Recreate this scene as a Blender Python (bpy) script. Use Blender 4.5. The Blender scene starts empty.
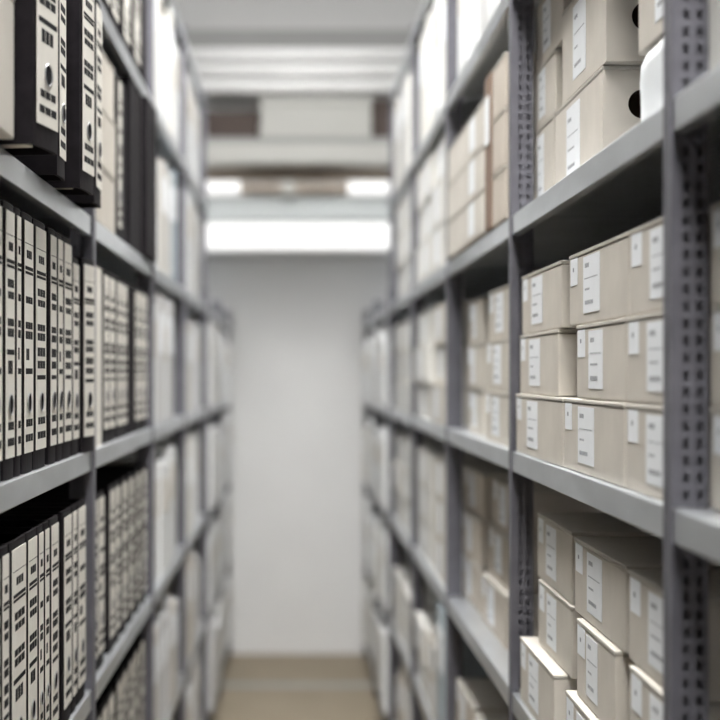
import bpy, bmesh, math, random
from mathutils import Vector, Matrix
random.seed(11)
SC = bpy.context.scene
COL = SC.collection
ZC = 1.465            # eye height
PI = math.pi

# ------------------------------------------------------------------ materials
def mat(name, col, rough=.6, metal=0., noise=0., scale=20., bump=0., emit=None, estr=0., stretch=None, col2=None):
    m = bpy.data.materials.new(name); m.use_nodes = True
    nt = m.node_tree; b = nt.nodes['Principled BSDF']
    b.inputs['Base Color'].default_value = (*col, 1)
    b.inputs['Roughness'].default_value = rough
    b.inputs['Metallic'].default_value = metal
    b.inputs['Specular IOR Level'].default_value = .1 if metal == 0 else .4
    if noise or bump or col2:
        tc = nt.nodes.new('ShaderNodeTexCoord'); n = nt.nodes.new('ShaderNodeTexNoise')
        n.inputs['Scale'].default_value = scale; n.inputs['Detail'].default_value = 5
        if stretch:
            mp = nt.nodes.new('ShaderNodeMapping'); mp.inputs['Scale'].default_value = stretch
            nt.links.new(tc.outputs['Object'], mp.inputs['Vector']); nt.links.new(mp.outputs['Vector'], n.inputs['Vector'])
        else:
            nt.links.new(tc.outputs['Object'], n.inputs['Vector'])
        if noise or col2:
            r = nt.nodes.new('ShaderNodeValToRGB')
            c2 = col2 or tuple(min(1, c*(1+noise)) for c in col)
            c1 = col if col2 else tuple(c*(1-noise) for c in col)
            r.color_ramp.elements[0].position = .3; r.color_ramp.elements[1].position = .7
            r.color_ramp.elements[0].color = (*c1, 1); r.color_ramp.elements[1].color = (*c2, 1)
            nt.links.new(n.outputs['Fac'], r.inputs['Fac']); nt.links.new(r.outputs['Color'], b.inputs['Base Color'])
        if bump:
            bp = nt.nodes.new('ShaderNodeBump'); bp.inputs['Strength'].default_value = bump; bp.inputs['Distance'].default_value = .002
            nt.links.new(n.outputs['Fac'], bp.inputs['Height']); nt.links.new(bp.outputs['Normal'], b.inputs['Normal'])
    if emit:
        b.inputs['Emission Color'].default_value = (*emit, 1); b.inputs['Emission Strength'].default_value = estr
    return m

M = {}
M['card']   = mat('card_beige', (.545,.51,.455), .85, noise=.06, scale=14, bump=.1)
M['card2']  = mat('card_tan', (.51,.46,.40), .85, noise=.07, scale=14, bump=.1)
M['lidc']   = mat('card_lid', (.47,.445,.40), .85, noise=.04, scale=18)
M['pale']   = mat('card_pale', (.575,.545,.495), .85, noise=.05, scale=12)
M['cream']  = mat('card_cream', (.66,.65,.615), .8, noise=.04, scale=12)
M['brown']  = mat('card_brown', (.10,.08,.072), .85, noise=.1, scale=12)
M['shadebrown']  = mat('card_shade_brown', (.23,.165,.13), .85, noise=.12, scale=14)
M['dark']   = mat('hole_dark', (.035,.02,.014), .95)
M['white']  = mat('white_board', (.70,.71,.71), .75, noise=.03, scale=10)
M['grey']   = mat('grey_board', (.55,.55,.55), .75, noise=.04, scale=10)
M['blue']   = mat('bluegrey_board', (.40,.46,.50), .75, noise=.04, scale=10)
M['tan']    = mat('tan_board', (.58,.46,.35), .8, noise=.05, scale=10)
M['black']  = mat('black_binder', (.012,.010,.012), .6, noise=.25, scale=60, bump=.15)
M['maroon'] = mat('maroon_binder', (.05,.02,.022), .5, noise=.2, scale=60)
M['spine']  = mat('spine_paper', (.72,.695,.64), .7, noise=.03, scale=25)
M['label']  = mat('label_paper', (.78,.80,.82), .6, noise=.02, scale=30)
M['ink']    = mat('ink', (.018,.018,.02), .7)
M['inkgrey']= mat('ink_grey', (.32,.33,.35), .7)
M['pages']  = mat('paper_pages', (.70,.66,.58), .8, noise=.12, scale=6, stretch=(1,120,1))
M['ring']   = mat('ring_metal', (.55,.55,.56), .3, metal=.9)
M['steel']  = mat('galvanised_shelf', (.62,.645,.67), .30, metal=.82, noise=.10, scale=9, stretch=(1,.6,2))
M['post']   = mat('galvanised_post', (.15,.148,.17), .5, metal=.4, noise=.14, scale=25)
M['wrap']   = mat('wrap_paper', (.72,.74,.75), .5, noise=.03, scale=14, bump=.6)
M['wall']   = mat('plaster_wall', (.76,.76,.755), .85, noise=.02, scale=3, bump=.05)
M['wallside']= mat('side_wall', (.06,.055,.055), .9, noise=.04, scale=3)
M['ceil']   = mat('ceiling_paint', (.58,.58,.57), .9, noise=.03, scale=2)
M['beam']   = mat('beam_paint', (.52,.52,.49), .7, noise=.03, scale=4)
M['dband'] = mat('dark_band', (.34,.34,.33), .8, noise=.03, scale=3)
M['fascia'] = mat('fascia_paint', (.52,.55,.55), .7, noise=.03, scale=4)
M['trim']   = mat('trim_brown', (.42,.36,.30), .7, noise=.08, scale=8)  # on trim_4 this brown stands in for shade below the ledge
M['floor']  = mat('floor_vinyl', (.31,.262,.195), .55, noise=.06, scale=5)
M['seam']   = mat('floor_seam', (.34,.34,.325), .5, noise=.04, scale=8)
M['pipe']   = mat('pipe_white', (.9,.9,.89), .4, noise=.02, scale=6)
M['lampbody']= mat('lamp_body', (.75,.75,.74), .5, noise=.02, scale=5)
M['glow']   = mat('lamp_diffuser', (.9,.9,.9), .5, emit=(1,.985,.96), estr=36.)
M['glownear'] = mat('lamp_diffuser_near', (.9,.9,.9), .5, emit=(1,.985,.96), estr=27.)
M['glowfar'] = mat('lamp_diffuser_bright', (.9,.9,.9), .5, emit=(1,.995,.985), estr=9.)
M['glowmid'] = mat('lamp_diffuser_mid', (.9,.9,.9), .5, emit=(1,.99,.975), estr=23.)
M['glow2']  = mat('lamp_cover_far', (.6,.6,.6), .5, emit=(1,.995,.985), estr=.78)
M['glowfill']  = mat('lamp_soffit_fill', (.9,.9,.9), .5, emit=(1,.995,.985), estr=9.5)
M['glow3']  = mat('lamp_tube_far', (.6,.6,.6), .5, emit=(1,.995,.985), estr=.72)

# ------------------------------------------------------------------ mesh helpers
def bx(bm, x0,x1,y0,y1,z0,z1, mi=0):
    v = [bm.verts.new(p) for p in ((x0,y0,z0),(x1,y0,z0),(x1,y1,z0),(x0,y1,z0),(x0,y0,z1),(x1,y0,z1),(x1,y1,z1),(x0,y1,z1))]
    for f in ((0,3,2,1),(4,5,6,7),(0,1,5,4),(1,2,6,5),(2,3,7,6),(3,0,4,7)):
        fc = bm.faces.new([v[i] for i in f]); fc.material_index = mi
    return v
def bev(bm, w, seg=2):
    bmesh.ops.bevel(bm, geom=list(bm.edges), offset=w, segments=seg, profile=.5, affect='EDGES')
def mesh(name, bm, *ms):
    me = bpy.data.meshes.new(name)
    bmesh.ops.recalc_face_normals(bm, faces=bm.faces)
    bm.to_mesh(me); bm.free()
    for m in ms: me.materials.append(m)
    return me
def link(name, me, parent=None, loc=(0,0,0), rz=0):
    o = bpy.data.objects.new(name, me); COL.objects.link(o)
    o.location = loc; o.rotation_euler = (0,0,rz)
    if parent: o.parent = parent
    return o
def tag(o, label=None, cat=None, group=None, kind=None):
    if label: o['label'] = label
    if cat: o['category'] = cat
    if group: o['group'] = group
    if kind: o['kind'] = kind
    return o
def empty(name, loc, rz, label, cat, group=None):
    o = bpy.data.objects.new(name, None); COL.objects.link(o)
    o.location = loc; o.rotation_euler = (0,0,rz); o.empty_display_size = .05
    return tag(o, label, cat, group)
CACHE = {}
def cached(key, fn):
    if key not in CACHE: CACHE[key] = fn()
    return CACHE[key]
def struct(name, bm, m):
    return tag(link(name, mesh(name, bm, m)), kind='structure')

# ------------------------------------------------------------------ room
WY = 7.42
CZ = ZC+2.25
def wallbox(name, m, *a):
    bm = bmesh.new(); bx(bm, *a); return struct(name, bm, m)
wallbox('floor', M['floor'], -1.1,1.1,-3.2,WY+.1,-.1,0)
wallbox('ceiling', M['ceil'], -1.1,1.1,-3.2,WY+.1,CZ,CZ+.1)
wallbox('wall_back', M['wall'], -1.1,1.1,WY,WY+.1,0,CZ)
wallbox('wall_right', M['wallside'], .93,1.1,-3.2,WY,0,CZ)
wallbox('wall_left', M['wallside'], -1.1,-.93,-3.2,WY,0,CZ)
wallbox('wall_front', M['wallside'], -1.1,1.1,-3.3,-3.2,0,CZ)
wallbox('trim_1', M['seam'], -.93,.93,6.62,6.72,0,.002).name = 'trim_1'
# dropped beam in front of the back wall, stepped
k = 6.4/1417.
def zy(y): return ZC+(374-y)*k
wallbox('trim_2', M['ceil'], -.93,.93,6.56,WY,zy(240),CZ)                    # bulkhead
wallbox('trim_3', M['fascia'], -.93,.93,6.47,6.56,zy(217),zy(196))           # grey fascia
wallbox('trim_4', M['trim'], -.93,.93,6.50,6.56,zy(196),zy(165))             # board behind the tubes, coloured brown for the shade under the ledge
wallbox('trim_7', M['dband'], -.93,.93,6.50,6.56,zy(47),zy(24))             # shade above the pipes, put into a darker band colour
bm = bmesh.new(); bx(bm,-.93,.93,6.33,6.56,zy(165),zy(146)); bev(bm,.006)
struct('trim_5', bm, M['beam'])                                              # ledge beam
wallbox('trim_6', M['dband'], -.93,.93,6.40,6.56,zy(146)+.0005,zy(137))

# things at the far end
bm = bmesh.new(); bx(bm,-.9,.9,6.49,6.558,zy(249),zy(219))
t = empty('wall_lamp', (0,6.49,zy(249)), 0, 'long bright rectangular lamp across the aisle end, under a grey band', 'lamp')
bm.free()
bm = bmesh.new(); bx(bm,-.88,.88,.012,.068,.0,.128); bev(bm,.004); link('housing', mesh('lamp_housing',bm,M['lampbody']), t)
bm = bmesh.new(); bx(bm,-.875,.875,-.06,.0115,.003,.125); bev(bm,.012,3); link('diffuser', mesh('lamp_diffuser',bm,M['glow2']), t)

t = empty('ceiling_or_fill_lamp', (0,6.64,zy(240)-.026), 0, 'added slim fill lamp under the dropped beam lighting the back wall', 'lamp')  # added fill lamp that brightens the back wall
bm = bmesh.new(); bx(bm,-.86,.86,-.065,.065,.010,.0255); link('housing', mesh('soffit_fill_housing',bm,M['lampbody']), t)
bm = bmesh.new(); bx(bm,-.85,.85,-.06,.06,.0,.0095); link('diffuser', mesh('soffit_fill_diffuser',bm,M['glowfill']), t)
t = empty('tube_lamp', (0,6.44,zy(187)), 0, 'thin twin tube lamp with a dim middle and small central mount', 'lamp')
def tube(bm, x0, x1, r, y, z, n=14):
    ring = []
    for x in (x0,x1):
        ring.append([bm.verts.new((x, y+r*math.cos(2*PI*i/n), z+r*math.sin(2*PI*i/n))) for i in range(n)])
    for i in range(n):
        bm.faces.new((ring[0][i],ring[0][(i+1)%n],ring[1][(i+1)%n],ring[1][i]))
    bm.faces.new(ring[0]); bm.faces.new(ring[1])
bm = bmesh.new(); bx(bm,-.9,.9,.036,.058,-.035,.035); link('backing', mesh('tube_backing',bm,M['lampbody']), t)
for x0,x1 in ((-.88,-.25),(.24,.88)):
    bm = bmesh.new(); tube(bm,x0,x1,.034,0,.0,16); link('tube', mesh('lamp_tube',bm,M['glow3']), t)
bm = bmesh.new(); tube(bm,-.249,.239,.02,0,0,14); link('spacer', mesh('tube_spacer',bm,M['trim']), t)
bm = bmesh.new(); bx(bm,-.06,-.0,-.03,.035,-.03,.034); bev(bm,.005); link('mount', mesh('tube_mount',bm,M['beam']), t)

for yy,w in ((55,'topmost'),(71,'middle'),(87,'lowest')):
    t = empty('ceiling_pipe', (0,6.4,zy(yy)), 0, f'{w} of three white pipes crossing high up at the aisle end', 'pipe', 'white pipes at the aisle end')
    bm = bmesh.new(); tube(bm,-.925,.925,.032,0,0,24); p = link('tube', mesh('pipe_tube',bm,M['pipe']), t)
    for f in p.data.polygons: f.use_smooth = len(f.vertices)==4
    for x in (-.7,.7):
        bm = bmesh.new(); bx(bm,x-.012,x+.012,-.034,.159,-.0345,-.030); bx(bm,x-.012,x+.012,.034,.159,-.031,.030); link('bracket', mesh('pipe_bracket',bm,M['beam']), t)

def plainbox(name, x0,x1,y0,y1,z0,z1, m, label, cat, group=None):
    t = empty(name, ((x0+x1)/2,y0,z0), 0, label, cat, group)
    w=(x1-x0)/2; d=y1-y0; h=z1-z0
    bm = bmesh.new(); bx(bm,-w,w,0,d,0,h*.80); bev(bm,.004); link('body', mesh('carton_body',bm,m), t)
    bm = bmesh.new(); bx(bm,-w-.003,w+.003,-.003,d+.003,h*.805,h); bev(bm,.004); link('lid', mesh('carton_lid',bm,m), t)
    return t
LZ = zy(137)+.001
plainbox('carton', -.40,-.165, 6.41,6.545, LZ, zy(111), M['brown'], 'small dark brown carton on the high ledge left of the wide grey one','carton')
plainbox('carton', -.155,.345, 6.405,6.545, LZ, zy(97), M['beam'], 'wide pale grey carton on the high ledge at the aisle end','carton')
plainbox('carton', .355,.44, 6.41,6.545, LZ, zy(99), M['brown'], 'narrow dark brown carton on the high ledge right of the wide grey one','carton')
plainbox('carton', -.72,-.41, 6.41,6.545, LZ, zy(108), M['beam'], 'pale carton half hidden at the left end of the high ledge','carton')

# ceiling lamps along the aisle (above the frame)
for i,y in enumerate((-1.4,.2,2.3,3.8,5.0)):
    t = empty('ceiling_or_fill_lamp', (0,y,CZ-.09), 0, f'wide white panel lamp on the ceiling over the aisle, {("first","second","third","fourth","fifth")[i]} along','lamp','ceiling lamps over the aisle')
    L = .75 if y<4.9 else .42
    bm = bmesh.new(); bx(bm,-.33,.33,-L,L,.03,.089); bev(bm,.006); link('housing', mesh('batten_housing',bm,M['lampbody']), t)
    bm = bmesh.new(); bx(bm,-.31,.31,-L+.02,L-.02,-.01,.0295); bev(bm,.012,3); link('diffuser', mesh('batten_diffuser',bm,M['glownear'] if i<2 else M['glow'] if i<3 else (M['glowmid'] if i==3 else M['glowfar'])), t)

# ------------------------------------------------------------------ racks
SH = {'top':1.055,'high':.657,'upper':.264,'middle':-.128,'lower':-.528,'low':-.923,'bottom':-1.318}
SD = .52              # shelf depth
def web_grid(x0,x1,z0,z1,y,slots,th=.002,pitch=.0165,sw=.0065,sh=.0095):
    """sheet in the x-z plane with rows of open slots (centre x list)"""
    xs=[x0]
    for c in slots: xs += [c-sw/2,c+sw/2]
    xs.append(x1)
    zs=[z0]; n=int((z1-z0-.01)/pitch)
    for i in range(n):
        c = z0+.012+i*pitch; zs += [c-sh/2,c+sh/2]
    zs.append(z1)
    bm=bmesh.new()
    V=[[bm.verts.new((x,y,z)) for x in xs] for z in zs]
    for j in range(len(zs)-1):
        for i in range(len(xs)-1):
            if i%2==1 and j%2==1: continue
            bm.faces.new((V[j][i],V[j][i+1],V[j+1][i+1],V[j+1][i]))
    r = bmesh.ops.extrude_face_region(bm, geom=list(bm.faces))
    bmesh.ops.translate(bm, vec=(0,th,0), verts=[v for v in r['geom'] if isinstance(v,bmesh.types.BMVert)])
    return bm
def post_mesh(top, fl, bk):
    # local frame: x outwards to the aisle (0 = rack face), y along; fl = flange width, extends to +y ; web at y=0
    bm = web_grid(-.038,0,0,top,0,[-.029,-.016])
    bx(bm,-.0005,.0015,.0,fl,0,top)
    b0,b1=min(bk,bk*1.1),max(bk,bk*1.1)            # added plates closing the upright so its slots look dark
    bx(bm,-.038,-.0006,b0,b1,0,top)
    q0,q1=(b1+.0001,-.0001) if bk<0 else (.0021,b0-.0001)
    bx(bm,-.038,-.0365,q0,q1,0,top); bx(bm,-.0022,-.0007,q0,q1,0,top)
    return mesh('upright_post', bm, M['post'])
def shelf_mesh(L):
    bm=bmesh.new()
    h=L/2-.002
    # C-profile swept along y : front lip with return, top, rear lip
    prof=[(-.014,-.0335),(-.001,-.0335),(0,-.0325),(0,-.0015),(-.0015,0),(-SD+.0015,0),(-SD,-.0015),(-SD,-.0335),(-SD+.014,-.0335),(-SD+.014,-.0318),(-SD+.002,-.0318),(-SD+.002,-.002),(-.002,-.002),(-.002,-.0318),(-.014,-.0318)]
    a=[bm.verts.new((x,-h,z)) for x,z in prof]; b=[bm.verts.new((x,h,z)) for x,z in prof]
    n=len(prof)
    for i in range(n): bm.faces.new((a[i],a[(i+1)%n],b[(i+1)%n],b[i]))
    bm.faces.new(a); bm.faces.new(b)
    return mesh('shelf_board', bm, M['steel'])
def rack(side, posts, top, shelves, label):
    s = 1 if side=='right' else -1
    F = .36 if s>0 else .34
    rz = PI if s>0 else 0
    root = empty('storage_rack', (s*F, posts[0], 0), rz, label, 'shelving rack')
    sgn = -1 if s>0 else 1            # local y = sgn * (world y - posts[0])
    fl = .014 if s>0 else .034
    off = .004 if s>0 else .010
    pm = cached(('post',top,fl), lambda: post_mesh(top,fl,-.020 if s>0 else .020))
    for p in posts:
        ly = sgn*(p+off-posts[0])
        link('upright_post', pm, root, (.0005,ly,0))
        if s>0: link('upright_post', pm, root, (-SD-.0035,ly-.004,0), PI)
        else:   link('upright_post', pm, root, (-SD-.0035,ly+.004,0), PI)
    for a,b in zip(posts,posts[1:]):
        for nm in shelves:
            sm = cached(('shelf',round(b-a,3)), lambda: shelf_mesh(b-a-.004))
            link('shelf_board', sm, root, (-.0005, sgn*((a+b)/2+off*.0-posts[0]), ZC+SH[nm]))
    return root
ALL=['top','high','upper','middle','lower','low','bottom']
LOWS=['upper','middle','lower','low','bottom']
P=[.36,1.36,2.36,3.36,4.36,5.36]
rack('right', P, ZC+1.075, ALL, 'tall grey steel rack of beige archive boxes along the right of the aisle')
rack('left', P, ZC+1.075, ALL, 'tall grey steel rack of black binders along the left of the aisle')
rack('right', [5.46,6.41,7.36], ZC+.33, LOWS, 'lower grey steel rack at the far right end of the aisle')
rack('left', [5.46,6.41,7.34], ZC+.33, LOWS, 'lower grey steel rack at the far left end of the aisle')

# ------------------------------------------------------------------ archive boxes
def box_body(w,h,d,hole):
    bm=bmesh.new()
    bx(bm,-d,0,-w/2,w/2,0,h-.006)
    if hole:
        # near end (+y) gets a real round finger hole
        f=[f for f in bm.faces if all(abs(v.co.y-w/2)<1e-6 for v in f.verts)][0]
        bmesh.ops.delete(bm, geom=[f], context='FACES_ONLY')
        cx,cz,r=hole; n=32; y=w/2
        ci=[]; co=[]
        for i in range(n):
            a=2*PI*i/n; c,s_=math.cos(a),math.sin(a)
            ci.append(bm.verts.new((cx+r*c,y,cz+r*s_)))
            t_=1e9
            if c>1e-9: t_=min(t_,(0-cx)/c)
            if c<-1e-9: t_=min(t_,(-d-cx)/c)
            if s_>1e-9: t_=min(t_,(h-.006-cz)/s_)
            if s_<-1e-9: t_=min(t_,(0-cz)/s_)
            co.append(bm.verts.new((cx+t_*c,y,cz+t_*s_)))
        ce=[bm.verts.new((x,y,z)) for x,z in ((0,0),(0,h-.006),(-d,0),(-d,h-.006))]
        for i in range(n):
            j=(i+1)%n
            bm.faces.new((ci[i],ci[j],co[j],co[i]))
            a,b=co[i].co,co[j].co
            if abs(a.x-b.x)>1e-6 and abs(a.z-b.z)>1e-6:
                for v in ce:
                    if (abs(v.co.x-a.x)<1e-5 or abs(v.co.x-b.x)<1e-5) and (abs(v.co.z-a.z)<1e-5 or abs(v.co.z-b.z)<1e-5):
                        bm.faces.new((co[i],co[j],v)); break
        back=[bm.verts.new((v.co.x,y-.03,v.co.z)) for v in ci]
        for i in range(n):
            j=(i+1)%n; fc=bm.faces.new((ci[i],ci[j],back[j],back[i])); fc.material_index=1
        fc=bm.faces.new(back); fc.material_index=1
        bmesh.ops.remove_doubles(bm, verts=bm.verts, dist=1e-6)
        return bm
    bev(bm,.0022)
    return bm
def box_lid(w,h,d):
    bm=bmesh.new()
    # shallow cap with a turned-down rim, a hair larger than the tray
    o=.0007
    bx(bm,-d-o,o,-w/2-o,w/2+o,h-.0055,h-.0002); bev(bm,.0012)
    return bm
def label_bm(y0,y1,z0,z1,rows=()):
    bm=bmesh.new(); bx(bm,.0002,.0006,y0,y1,z0,z1)
    for r in rows: bx(bm,.0005,.0008,*r,mi=1)
    return bm
def words(rnd, y0, z, L, h):
    """one printed line broken in word-like pieces"""
    out=[]; y=y0
    while y < y0+L-.001:
        w=min(rnd.uniform(.003,.006), y0+L-y)
        out.append((y,y+w,z,z+h)); y+=w+.0018
    return out
NUM='zero first second third fourth fifth sixth seventh eighth ninth tenth eleventh twelfth thirteenth fourteenth fifteenth sixteenth seventeenth eighteenth nineteenth twentieth'.split()
BAY={0:'sliver bay nearest the camera',1:'front bay',2:'second bay',3:'third bay',4:'fourth bay',5:'fifth bay',6:'sixth bay',7:'last bay'}
def bay_of(y):
    return max(0,min(7, int(math.floor(y-.36))))
def archive_box(side, X, y0, y1, z, h, label, group, body='card', lid='lidc', d=.36, hole=None, labels=2, detail=True, rot=0, seed=0, name='archive_box', lw=None):
    s = 1 if side=='right' else -1
    w=round(y1-y0,3)
    t=empty(name,(s*X,(y0+y1)/2,ZC+z+.0006),(PI if s>0 else 0)+rot,label,'box',group)
    link('body', cached(('bb',w,h,d,hole,body), lambda: mesh('box_body',box_body(w,h,d,hole),M[body],M['dark'])), t)
    link('lid', cached(('bl',w,h,d,lid), lambda: mesh('box_lid',box_lid(w,h,d),M[lid])), t)
    rnd=random.Random(seed); lw=lw or w
    if labels>=1:
        a,b=-w/2+lw*.275,min(w/2-.004,-w/2+lw*.275+min(.098,lw*.30)); c0,c1=h*.14,h*.90
        rows=[]; H=c1-c0; W=b-a
        if detail:
            rows+=words(rnd,a+.012,c0+H*.80,W*.26,.0055)
            rows+=words(rnd,a+.010,c0+H*.60,W*.78,.0014)
            rows+=words(rnd,a+.012,c0+H*.40,W*rnd.uniform(.25,.5),.0026)
            rows+=words(rnd,a+.012,c0+H*.15,W*.50,.0050)
        link('label', mesh('box_label',label_bm(a,b,c0,c1,rows),M['label'],M['inkgrey']), t)
    if labels>=2:
        a,b=-w/2+lw*.03,-w/2+lw*.03+.046; c0,c1=h*.56,h-.0065
        rows=[(a+.016,a+.024,c0+.018,c0+.0235)] if detail else []
        link('label', mesh('box_label',label_bm(a,b,c0,c1,rows),M['label'],M['inkgrey']), t)
    return t
ROWN={1:['only'],2:['bottom','top'],3:['bottom','middle','top'],4:['bottom','second','third','top']}
COUNT={}
def stack(side, shelf, y0, y1, rows, X, look='beige archive box', body='card', lid='lidc', labels=2, d=.36, jit=0, z0=None, hole=None, detail=True, offs=None, lw=None):
    bay=bay_of((y0+y1)/2)
    kx=(side,shelf,bay); COUNT[kx]=COUNT.get(kx,0)+1
    z=SH[shelf]
    for i,h in enumerate(rows):
        r=random.Random(hash((round(y0*1000),i,shelf=='middle',len(shelf)))&0xffff)
        x=X[i] if isinstance(X,(list,tuple)) else X
        o=offs[i] if offs else (0,0)
        lab=f'{look}, {ROWN[len(rows)][i]} of {NUM[COUNT[kx]]} stack, {side} {shelf} shelf, {BAY[bay]}'
        archive_box(side,x+r.uniform(0,jit),y0+o[0],y1+o[1],z,h,lab,f'archive boxes on the {side} {shelf} shelf',body,lid,d,hole,labels,detail,seed=r.randint(0,9999),lw=lw)
        z+=h+.0008

# right rack, near bays ------------------------------------------------------
h3=[.1015]*3
hm=[.0950]*3
stack('right','middle',1.00,1.340,hm,.393)
stack('right','middle',1.387,1.570,hm,[.368,.369,.371],lw=.33,offs=[(0,.004),(0,.005),(.004,0)])
stack('right','middle',1.580,1.925,hm,[.367,.369,.371],offs=[(.0,.008),(.002,-.07),(-.004,-.01)])
stack('right','middle',1.95,2.325,hm,[.3655,.370,.372],offs=[(-.013,.018),(.043,.005),(.03,-.005)])
stack('right','middle',2.42,2.76,hm,[.372,.374,.378],offs=[(.02,0),(0,0),(.005,0)])
stack('right','middle',2.93,3.13,hm,.380,jit=.006)
# upper shelf
stack('right','upper',1.0,1.345,[.14,.14],.392,look='pale yellow box',body='cream',lid='cream',labels=0)
# wrapped paper bundle with a box on it
def wrapped(label):
    t=empty('paper_bundle',(.402,1.525,ZC+SH['upper']+.001),PI,label,'package')
    bm=bmesh.new()
    bx(bm,-.25,0,-.128,.128,0,.104)
    bmesh.ops.subdivide_edges(bm,edges=list(bm.edges),cuts=6,use_grid_fill=True)
    for v in bm.verts:
        p=v.co; e=Vector((p.x,p.y,p.z))
        # soft, sagging corners and creases
        dy=abs(p.y)/.125; dx=abs(p.x+.125)/.125; dz=p.z/.104
        if dz>.5 and dy>.6: p.z-= .008*(dy-.6)/.4*(dz-.5)*2
        n=math.sin(e.x*63+e.z*40)*math.sin(e.y*51+1.3)*.0022
        p.y += n*(1 if p.y>0 else -1)*.8; p.x += -abs(n)
        if dz>.1: p.z -= abs(n)
    o=link('wrapping',mesh('bundle_wrapping',bm,M['wrap']),t)
    for f in o.data.polygons: f.use_smooth=True
    bm=bmesh.new()
    bx(bm,.0004,.0016,-.02,.02,.004,.09); link('tape',mesh('bundle_tape',bm,M['label']),t)
    return t
wrapped('white paper wrapped bundle between the front post and a box with hole')
archive_box('right',.402,1.372,1.66,SH['upper']+.108,.13,'beige box lying on the white wrapped bundle, upper right shelf','archive boxes on the right upper shelf','card','lidc',labels=1,seed=5)
hb=(-.055,.085,.019)
for i,(z,h,y0,y1,nm) in enumerate(((0,.1385,1.85,2.19,'bottom'),(.1395,.1385,1.83,2.13,'second from bottom'))):
    archive_box('right',.402,y0,y1,SH['upper']+z,h,f'beige box with a round finger hole, {nm} in its stack, right upper shelf','archive boxes on the right upper shelf','card','lidc',.36,(-.052,.088 if i==0 else .058,.019),1,True,seed=30+i)
stack('right','upper',2.175,2.45,[.1395,.100,.106],[.402,.403,.404],offs=[(.03,-.05),(.02,-.055),(-.04,-.075)],labels=1)
# second bay upper
stack('right','upper',2.412,2.56,[.092,.098,.092],.357,look='small tan box',body='card2',lid='card',labels=0)
stack('right','upper',2.655,2.955,[.084,.083,.083],[.352,.353,.354],look='pale beige archive box',body='pale',lid='lidc',labels=1,detail=False)
stack('right','upper',2.963,3.272,[.084,.083,.083],[.352,.352,.354],look='pale beige archive box',body='pale',lid='lidc',labels=0)
# lower shelf
stack('right','lower',1.388,1.605,h3,[.366,.372,.378],offs=[(0,-.01),(0,-.03),(0,0)],lw=.33)
stack('right','lower',1.63,1.93,h3,[.365,.374,.381],offs=[(.01,-.02),(.025,-.05),(0,0)])
stack('right','lower',1.985,2.31,h3,[.366,.385,.388],offs=[(.02,-.01),(-.012,-.07),(0,-.045)])
stack('right','lower',2.71,3.05,h3,[.402,.42,.425],look='tan archive box',body='card2',offs=[(0,0),(.02,.02),(-.01,-.01)])
stack('right','lower',3.12,3.44,h3,[.403,.405,.41],look='tan archive box',body='card2',jit=.01)
stack('right','low',3.03,3.335,[.103,.103],[.375,.38],look='tan archive box',body='card2')
stack('right','low',2.68,3.00,[.103,.103],[.375,.38],look='tan archive box',body='card2')

# ------------------------------------------------------------------ binders
def cover_bm(w,h,d):
    bm=bmesh.new()
    n=6; out=[]; inn=[]
    # U-shaped plan outline with a slightly rounded spine
    def arc(hw, bulge):
        return [(bulge*math.cos(a)-bulge, hw*math.sin(a)/math.sin(PI/2*.8)) for a in [(-PI/2*.8)+PI*.8*i/n for i in range(n+1)]]
    th=.0028
    o=[(-d,-w/2)]+[(x-.0,y) for x,y in arc(w/2,.0028)]+[(-d,w/2)]
    i_=[(-d,w/2-th)]+[(-.006,w/2-th),(-.004,0),(-.006,-w/2+th)]+[(-d,-w/2+th)]
    pts=o+i_
    a=[bm.verts.new((x,y,0)) for x,y in pts]; b=[bm.verts.new((x,y,h)) for x,y in pts]
    N=len(pts)
    for i in range(N): bm.faces.new((a[i],a[(i+1)%N],b[(i+1)%N],b[i]))
    bm.faces.new(a); bm.faces.new(b)
    bmesh.ops.triangulate(bm,faces=[f for f in bm.faces if len(f.verts)>4])
    return bm
def bars(w,h,seed,style):
    """dark printed blocks on a spine label, as fractions from its top"""
    r=random.Random(seed); out=[]
    W=w
    def row(f,hf,a,b):
        z=h*(1-f); out.append((-W/2+W*a,-W/2+W*b,z-h*hf,z))
    def digits(f,hf,a,b):
        n=2 if b-a<.5 else 3
        g=.03
        ww=(b-a-g*(n-1))/n
        for i in range(n): row(f,hf,a+i*(ww+g),a+i*(ww+g)+ww)
    lo=r.uniform(.08,.16); hi=r.uniform(.82,.93)
    row(.095,.003,.02,.98)
    digits(.125,.035,lo+.12,hi-.1)
    row(.195,.016,.05,.95); row(.217,.012,.05,.95)
    if style!=2: digits(.275,.034,lo,hi)
    digits(.325,.03,lo+.03,hi)
    digits(.435,.03,lo,hi); digits(.475,.034,lo,hi)
    if style==0: row(.56,.022,.06,.94); digits(.605,.055,.2,.75)
    elif style==1: digits(.54,.04,lo,hi); digits(.60,.035,lo,hi); row(.665,.02,.08,.92)
    else: digits(.55,.05,.15,.5); row(.635,.025,.1,.9)
    digits(.855,.032,lo+.05,hi); digits(.92,.032,lo,hi+.04)
    return out
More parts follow.
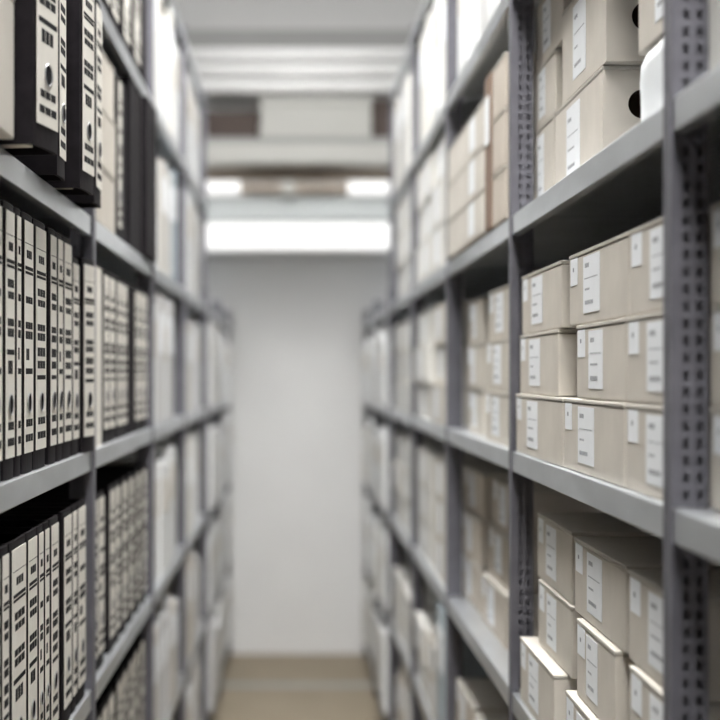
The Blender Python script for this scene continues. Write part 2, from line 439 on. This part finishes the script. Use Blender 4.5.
def binder(side,X,y0,y1,z,label,group,h=.318,d=.285,spine='spine',cover='black',rot=0,style=0,seed=0,ring=True,blank=False,name='ring_binder',lift=0):
    s = 1 if side=='right' else -1
    w=round(y1-y0,3)
    t=empty(name,(s*X,(y0+y1)/2,ZC+z+.0006+lift),(PI if s>0 else 0)+rot,label,'binder',group)
    cv=link('cover', cached(('cv',w,h,d,cover), lambda: mesh('binder_cover',cover_bm(w,h,d),M[cover])), t)
    def pg():
        bm=bmesh.new(); bx(bm,-d+.012,-.03,-w/2+.005,w/2-.009,.008,h-.022); return mesh('binder_pages',bm,M['pages'])
    link('pages', cached(('pg',w,h,d),pg), t)
    if blank: return t
    lw=w-.014; lz0=.026; lh=h-lz0-.010
    bm=bmesh.new(); bx(bm,.0003,.0012,-lw/2,lw/2,lz0,lz0+lh)
    for a,b,c,e in bars(lw,lh,seed,style): bx(bm,.0011,.0014,a,b,lz0+c,lz0+e,mi=1)
    link('spine_label', mesh('spine_label',bm,M[spine],M['ink']), t)
    if ring:
        rr=min(.0135,lw*.36); cz=lz0+lh*(1-.785)
        def rg():
            bm=bmesh.new(); n=20
            a=[bm.verts.new((.0020,rr*math.cos(2*PI*i/n),rr*math.sin(2*PI*i/n))) for i in range(n)]
            b=[bm.verts.new((.0032,rr*.93*math.cos(2*PI*i/n),rr*.93*math.sin(2*PI*i/n))) for i in range(n)]
            c=[bm.verts.new((.0020,rr*.84*math.cos(2*PI*i/n),rr*.84*math.sin(2*PI*i/n))) for i in range(n)]
            e=[bm.verts.new((.0014,rr*.84*math.cos(2*PI*i/n),rr*.84*math.sin(2*PI*i/n))) for i in range(n)]
            for i in range(n):
                j=(i+1)%n
                bm.faces.new((a[i],a[j],b[j],b[i])); bm.faces.new((b[i],b[j],c[j],c[i]))
                f=bm.faces.new((c[i],c[j],e[j],e[i])); f.material_index=1
            f=bm.faces.new(e); f.material_index=1
            return mesh('finger_ring',bm,M['ring'],M['ink'])
        link('finger_ring', cached(('rg',round(rr,4)),rg), cv, (0,0,cz))
    return t
def ordw(n):
    return NUM[n] if n<=20 else 'twenty-'+NUM[n-20]
BC={}
def row_of(side,shelf,items,X,h=.318,look='black binder with white lettered spine',**kw):
    z=SH[shelf]
    for it in items:
        y0,y1=it[0],it[1]; o=dict(kw); o.update(it[2] if len(it)>2 else {})
        bay=bay_of((y0+y1)/2); kx=(side,shelf,bay); BC[kx]=BC.get(kx,0)+1
        lk=o.pop('look',look); x=o.pop('X',X); hh=o.pop('h',h)
        seed=int(y0*1000)+len(shelf)*77
        w=y1-y0
        lab=f'{lk}, {ordw(BC[kx])} along the {side} {shelf} shelf, {BAY[bay]}'
        o.setdefault('style',seed%3)
        binder(side,x,y0+.0008,y1-.0008,z,lab,f'binders on the {side} {shelf} shelf',h=hh,seed=seed,ring=w>.042,**o)

# left rack, near bays -------------------------------------------------------
row_of('left','middle',[(1.595,1.672),(1.680,1.746),(1.748,1.788),(1.796,1.870),(1.876,1.966),(1.990,2.052),(2.054,2.108),(2.110,2.190),(2.193,2.266,{'h':.31})],.345,h=.334)
row_of('left','middle',[(2.278,2.356,{'rot':-.12,'X':.337,'look':'black binder turned outward before the post','h':.315,'d':.26})],.34)
row_of('left','middle',[(2.432,2.545,{'blank':True,'cover':'spine','look':'plain cream unlettered binder just past the post','h':.315})],.345)
row_of('left','middle',[(2.572,2.65),(2.652,2.742),(2.765,2.85),(2.852,2.935),(2.97,3.04,{'blank':True,'look':'plain black binder'}),(3.08,3.165),(3.17,3.265),(3.27,3.33)],.348,h=.318,style=1)
row_of('left','lower',[(1.54,1.618),(1.622,1.660),(1.662,1.712),(1.718,1.820),(1.823,1.898),(1.900,1.946),(1.948,1.992),(1.998,2.070),(2.108,2.190),(2.192,2.244),(2.248,2.336)],.345,h=.322)
row_of('left','lower',[(2.432,2.512),(2.515,2.602),(2.672,2.755),(2.76,2.84),(2.87,2.955),(2.99,3.07),(3.12,3.20),(3.25,3.33)],.350,h=.315)
row_of('left','low',[(2.50,2.57),(2.58,2.66),(2.67,2.76),(2.80,2.88),(2.89,2.97),(3.0,3.08),(3.10,3.18),(3.22,3.30)],.352,h=.315)
row_of('left','high',[(2.56,2.64,{'h':.30}),(2.665,2.775),(2.85,2.965),(3.035,3.16),(3.22,3.31,{'blank':True,'look':'plain black binder'})],.345,h=.318)
# upper shelf, front bay: protruding binders
row_of('left','upper',[(1.625,1.712,{'X':.292,'rot':-.17,'look':'wide black binder jutting past the shelf edge'}),
                       (1.880,1.945,{'X':.314,'look':'narrow black binder behind the wide jutting one'}),
                       (2.012,2.096,{'X':.300,'rot':-.09,'look':'black binder with broad dark side jutting out'}),
                       (2.186,2.262,{'X':.308})],.33,h=.32)
stack('left','upper',1.42,1.60,[.16,.18],[.317,.317],look='beige folder box',body='pale',lid='lidc',labels=0,d=.3)
stack('left','upper',2.445,2.70,[.104,.106,.104],[.343,.342,.345],look='beige archive box',labels=0,d=.3)
row_of('left','upper',[(2.715,2.775,{'blank':True,'look':'plain black box file'}),(2.785,2.845),(2.86,2.93,{'blank':True,'look':'plain black box file'})],.348,h=.325)
row_of('left','upper',[(2.935,3.04,{'look':'tall plain black box file'}),(3.046,3.147,{'look':'tall plain black file'}),(3.158,3.265,{'look':'tall black box file jutting slightly','X':.328}),(3.27,3.358,{'look':'last tall black box file','X':.326})],.340,h=.355,blank=True)

# ------------------------------------------------------------------ pale files and boxes farther down the aisle
def file_box(side,X,y0,y1,z,h,m,label,group,d=.28,pull=True):
    s=1 if side=='right' else -1
    w=round(y1-y0,3)
    t=empty('file_box',(s*X,(y0+y1)/2,ZC+z+.0006),(PI if s>0 else 0),label,'file box',group)
    def body():
        bm=bmesh.new(); bx(bm,-d,0,-w/2,w/2,0,h); bev(bm,.003); return mesh('file_body',bm,M[m])
    link('body', cached(('fb',w,h,d,m),body), t)
    def lab():
        bm=bmesh.new(); bx(bm,.0004,.0014,-w*.36,w*.36,h*.55,h*.86); return mesh('file_label',bm,M['label' if m!='white' else 'pale'])
    link('label', cached(('fl',w,h,m),lab), t)
    return t
WORD={'white':'white','cream':'cream','grey':'light grey','blue':'blue-grey','tan':'tan','pale':'pale beige','card':'beige','black':'black','card2':'tan'}
FC={}
def files(side,shelf,y0,y1,seed,weights,wr=(.07,.13),hr=(.27,.33),X=None,gap=.1):
    r=random.Random(seed); y=y0
    X=X or (.342 if side=='left' else .362)
    names=list(weights)
    while True:
        w=round(r.uniform(*wr),2)
        for p in (1.36,2.36,3.36,4.36,5.36,6.41,7.36):       # keep clear of the upright
            if y < p+.06 and y+w > p-.085: y=p+.06
        if y+w>y1: break
        m=r.choices(names,[weights[n] for n in names])[0]
        bay=bay_of(y+w/2); kx=(side,shelf,bay); FC[kx]=FC.get(kx,BC.get(kx,0))+1
        h=round(r.uniform(*hr),2)
        file_box(side,X+r.uniform(0,.01),y,y+w-.003,SH[shelf],h,m,f'{WORD[m]} upright file, {ordw(FC[kx])} along the {side} {shelf} shelf, {BAY[bay]}',f'upright files on the {side} {shelf} shelf')
        y+=w
        if r.random()<gap: y+=r.uniform(.03,.08)
LW={'white':6,'cream':3,'grey':2,'pale':1}
files('left','high',3.42,5.30,1,{'white':8,'cream':2},(.10,.2),(.29,.36))
files('left','upper',3.42,4.40,2,{'pale':3,'tan':2,'blue':2,'white':3,'grey':1},(.07,.12),(.26,.33))
files('left','upper',4.42,5.30,3,{'white':5,'cream':3,'blue':1},(.10,.2),(.26,.34))
files('left','middle',3.42,5.30,4,{'white':5,'cream':3,'grey':3},(.08,.16),(.28,.34))
files('left','lower',3.42,5.30,5,{'white':2,'cream':2,'grey':4,'pale':1},(.07,.13),(.27,.33))
files('left','low',3.42,5.30,6,{'white':2,'cream':2,'grey':4,'pale':2},(.08,.14),(.25,.33))
files('left','bottom',4.42,5.30,7,{'white':2,'grey':4,'pale':2},(.10,.16),(.25,.33))
for i,(sh,w) in enumerate((('middle',(.14,.24)),('lower',(.12,.2)),('low',(.12,.2)),('bottom',(.14,.22)))):
    files('left',sh,5.515,7.33,20+i,{'white':8,'cream':2,'grey':1},w,(.26,.34),X=.318)
    files('right',sh,5.50,7.33,30+i,{'white':7,'cream':3,'grey':1},w,(.24,.33),X=.338)
# right: far stacks
for sh,X in (('upper',.362),('middle',.364),('lower',.366),('low',.364)):
    cols=[(3.45,3.80),(3.86,4.31),(4.43,4.84),(4.89,5.31)]
    if sh=='low': cols=[(3.66,3.97),(4.0,4.31),(4.43,4.84),(4.89,5.31)]
    if sh=='upper': cols=[(3.43,3.76),(3.79,4.10),(4.14,4.27),(4.44,4.78),(4.82,5.15)]
    for j,(a,b) in enumerate(cols):
        far = a>3.8
        stack('right',sh,a,b,[.11,.112,.11] if sh=='upper' else ([.1,.1] if sh=='low' else h3),X,look=('cream archive box' if far or sh=='upper' else 'pale beige archive box'),body=('cream' if far or sh=='upper' else 'pale'),lid='cream' if far or sh=='upper' else 'lidc',labels=1,detail=False,jit=.012)
files('right','bottom',4.42,5.30,41,{'white':2,'grey':3,'pale':4},(.12,.2),(.22,.33))
files('right','high',2.55,3.30,42,{'white':6,'grey':2},(.09,.16),(.26,.32),gap=.2)
files('right','high',3.42,5.30,43,{'white':8,'cream':3,'grey':1},(.11,.2),(.28,.34),gap=.2)
file_box('right',.3545,2.574,2.648,SH['upper'],.285,'shadebrown','added narrow box, brown for the shade between two stacks, right upper shelf, second bay','upright files on the right upper shelf')  # added box, its brown stands in for the shaded gap
# light blue-grey upright file with dark marks on the low shelf
t=file_box('right',.362,3.42,3.62,SH['low'],.34,'blue','light blue-grey upright file with dark marks, right low shelf past the third post','upright files on the right low shelf')
bm=bmesh.new()
bm.free()
for z in (.06,.15,.25):
    bm=bmesh.new(); bx(bm,.0015,.0019,-.02,.02,z,z+.016); link('mark',mesh('file_mark',bm,M['inkgrey']),t)

# ------------------------------------------------------------------ camera, world, colour management
cam=bpy.data.cameras.new('camera'); co=bpy.data.objects.new('camera',cam); COL.objects.link(co)
co.location=(0,0,ZC); co.rotation_euler=(PI/2,0,0)
cam.sensor_width=36; cam.lens=1417/720*36
cam.shift_x=(360-295)/720; cam.shift_y=(374-360)/720
cam.clip_start=.05
cam.dof.use_dof=True; cam.dof.focus_distance=1.87; cam.dof.aperture_fstop=2.9; cam.dof.aperture_blades=0
SC.camera=co
w=bpy.data.worlds.new('world'); SC.world=w; w.use_nodes=True
w.node_tree.nodes['Background'].inputs['Color'].default_value=(.8,.85,.9,1)
w.node_tree.nodes['Background'].inputs['Strength'].default_value=.0
vs=SC.view_settings
vs.view_transform='Standard'; vs.look='None'; vs.gamma=1; vs.use_curve_mapping=False; vs.exposure=0.08
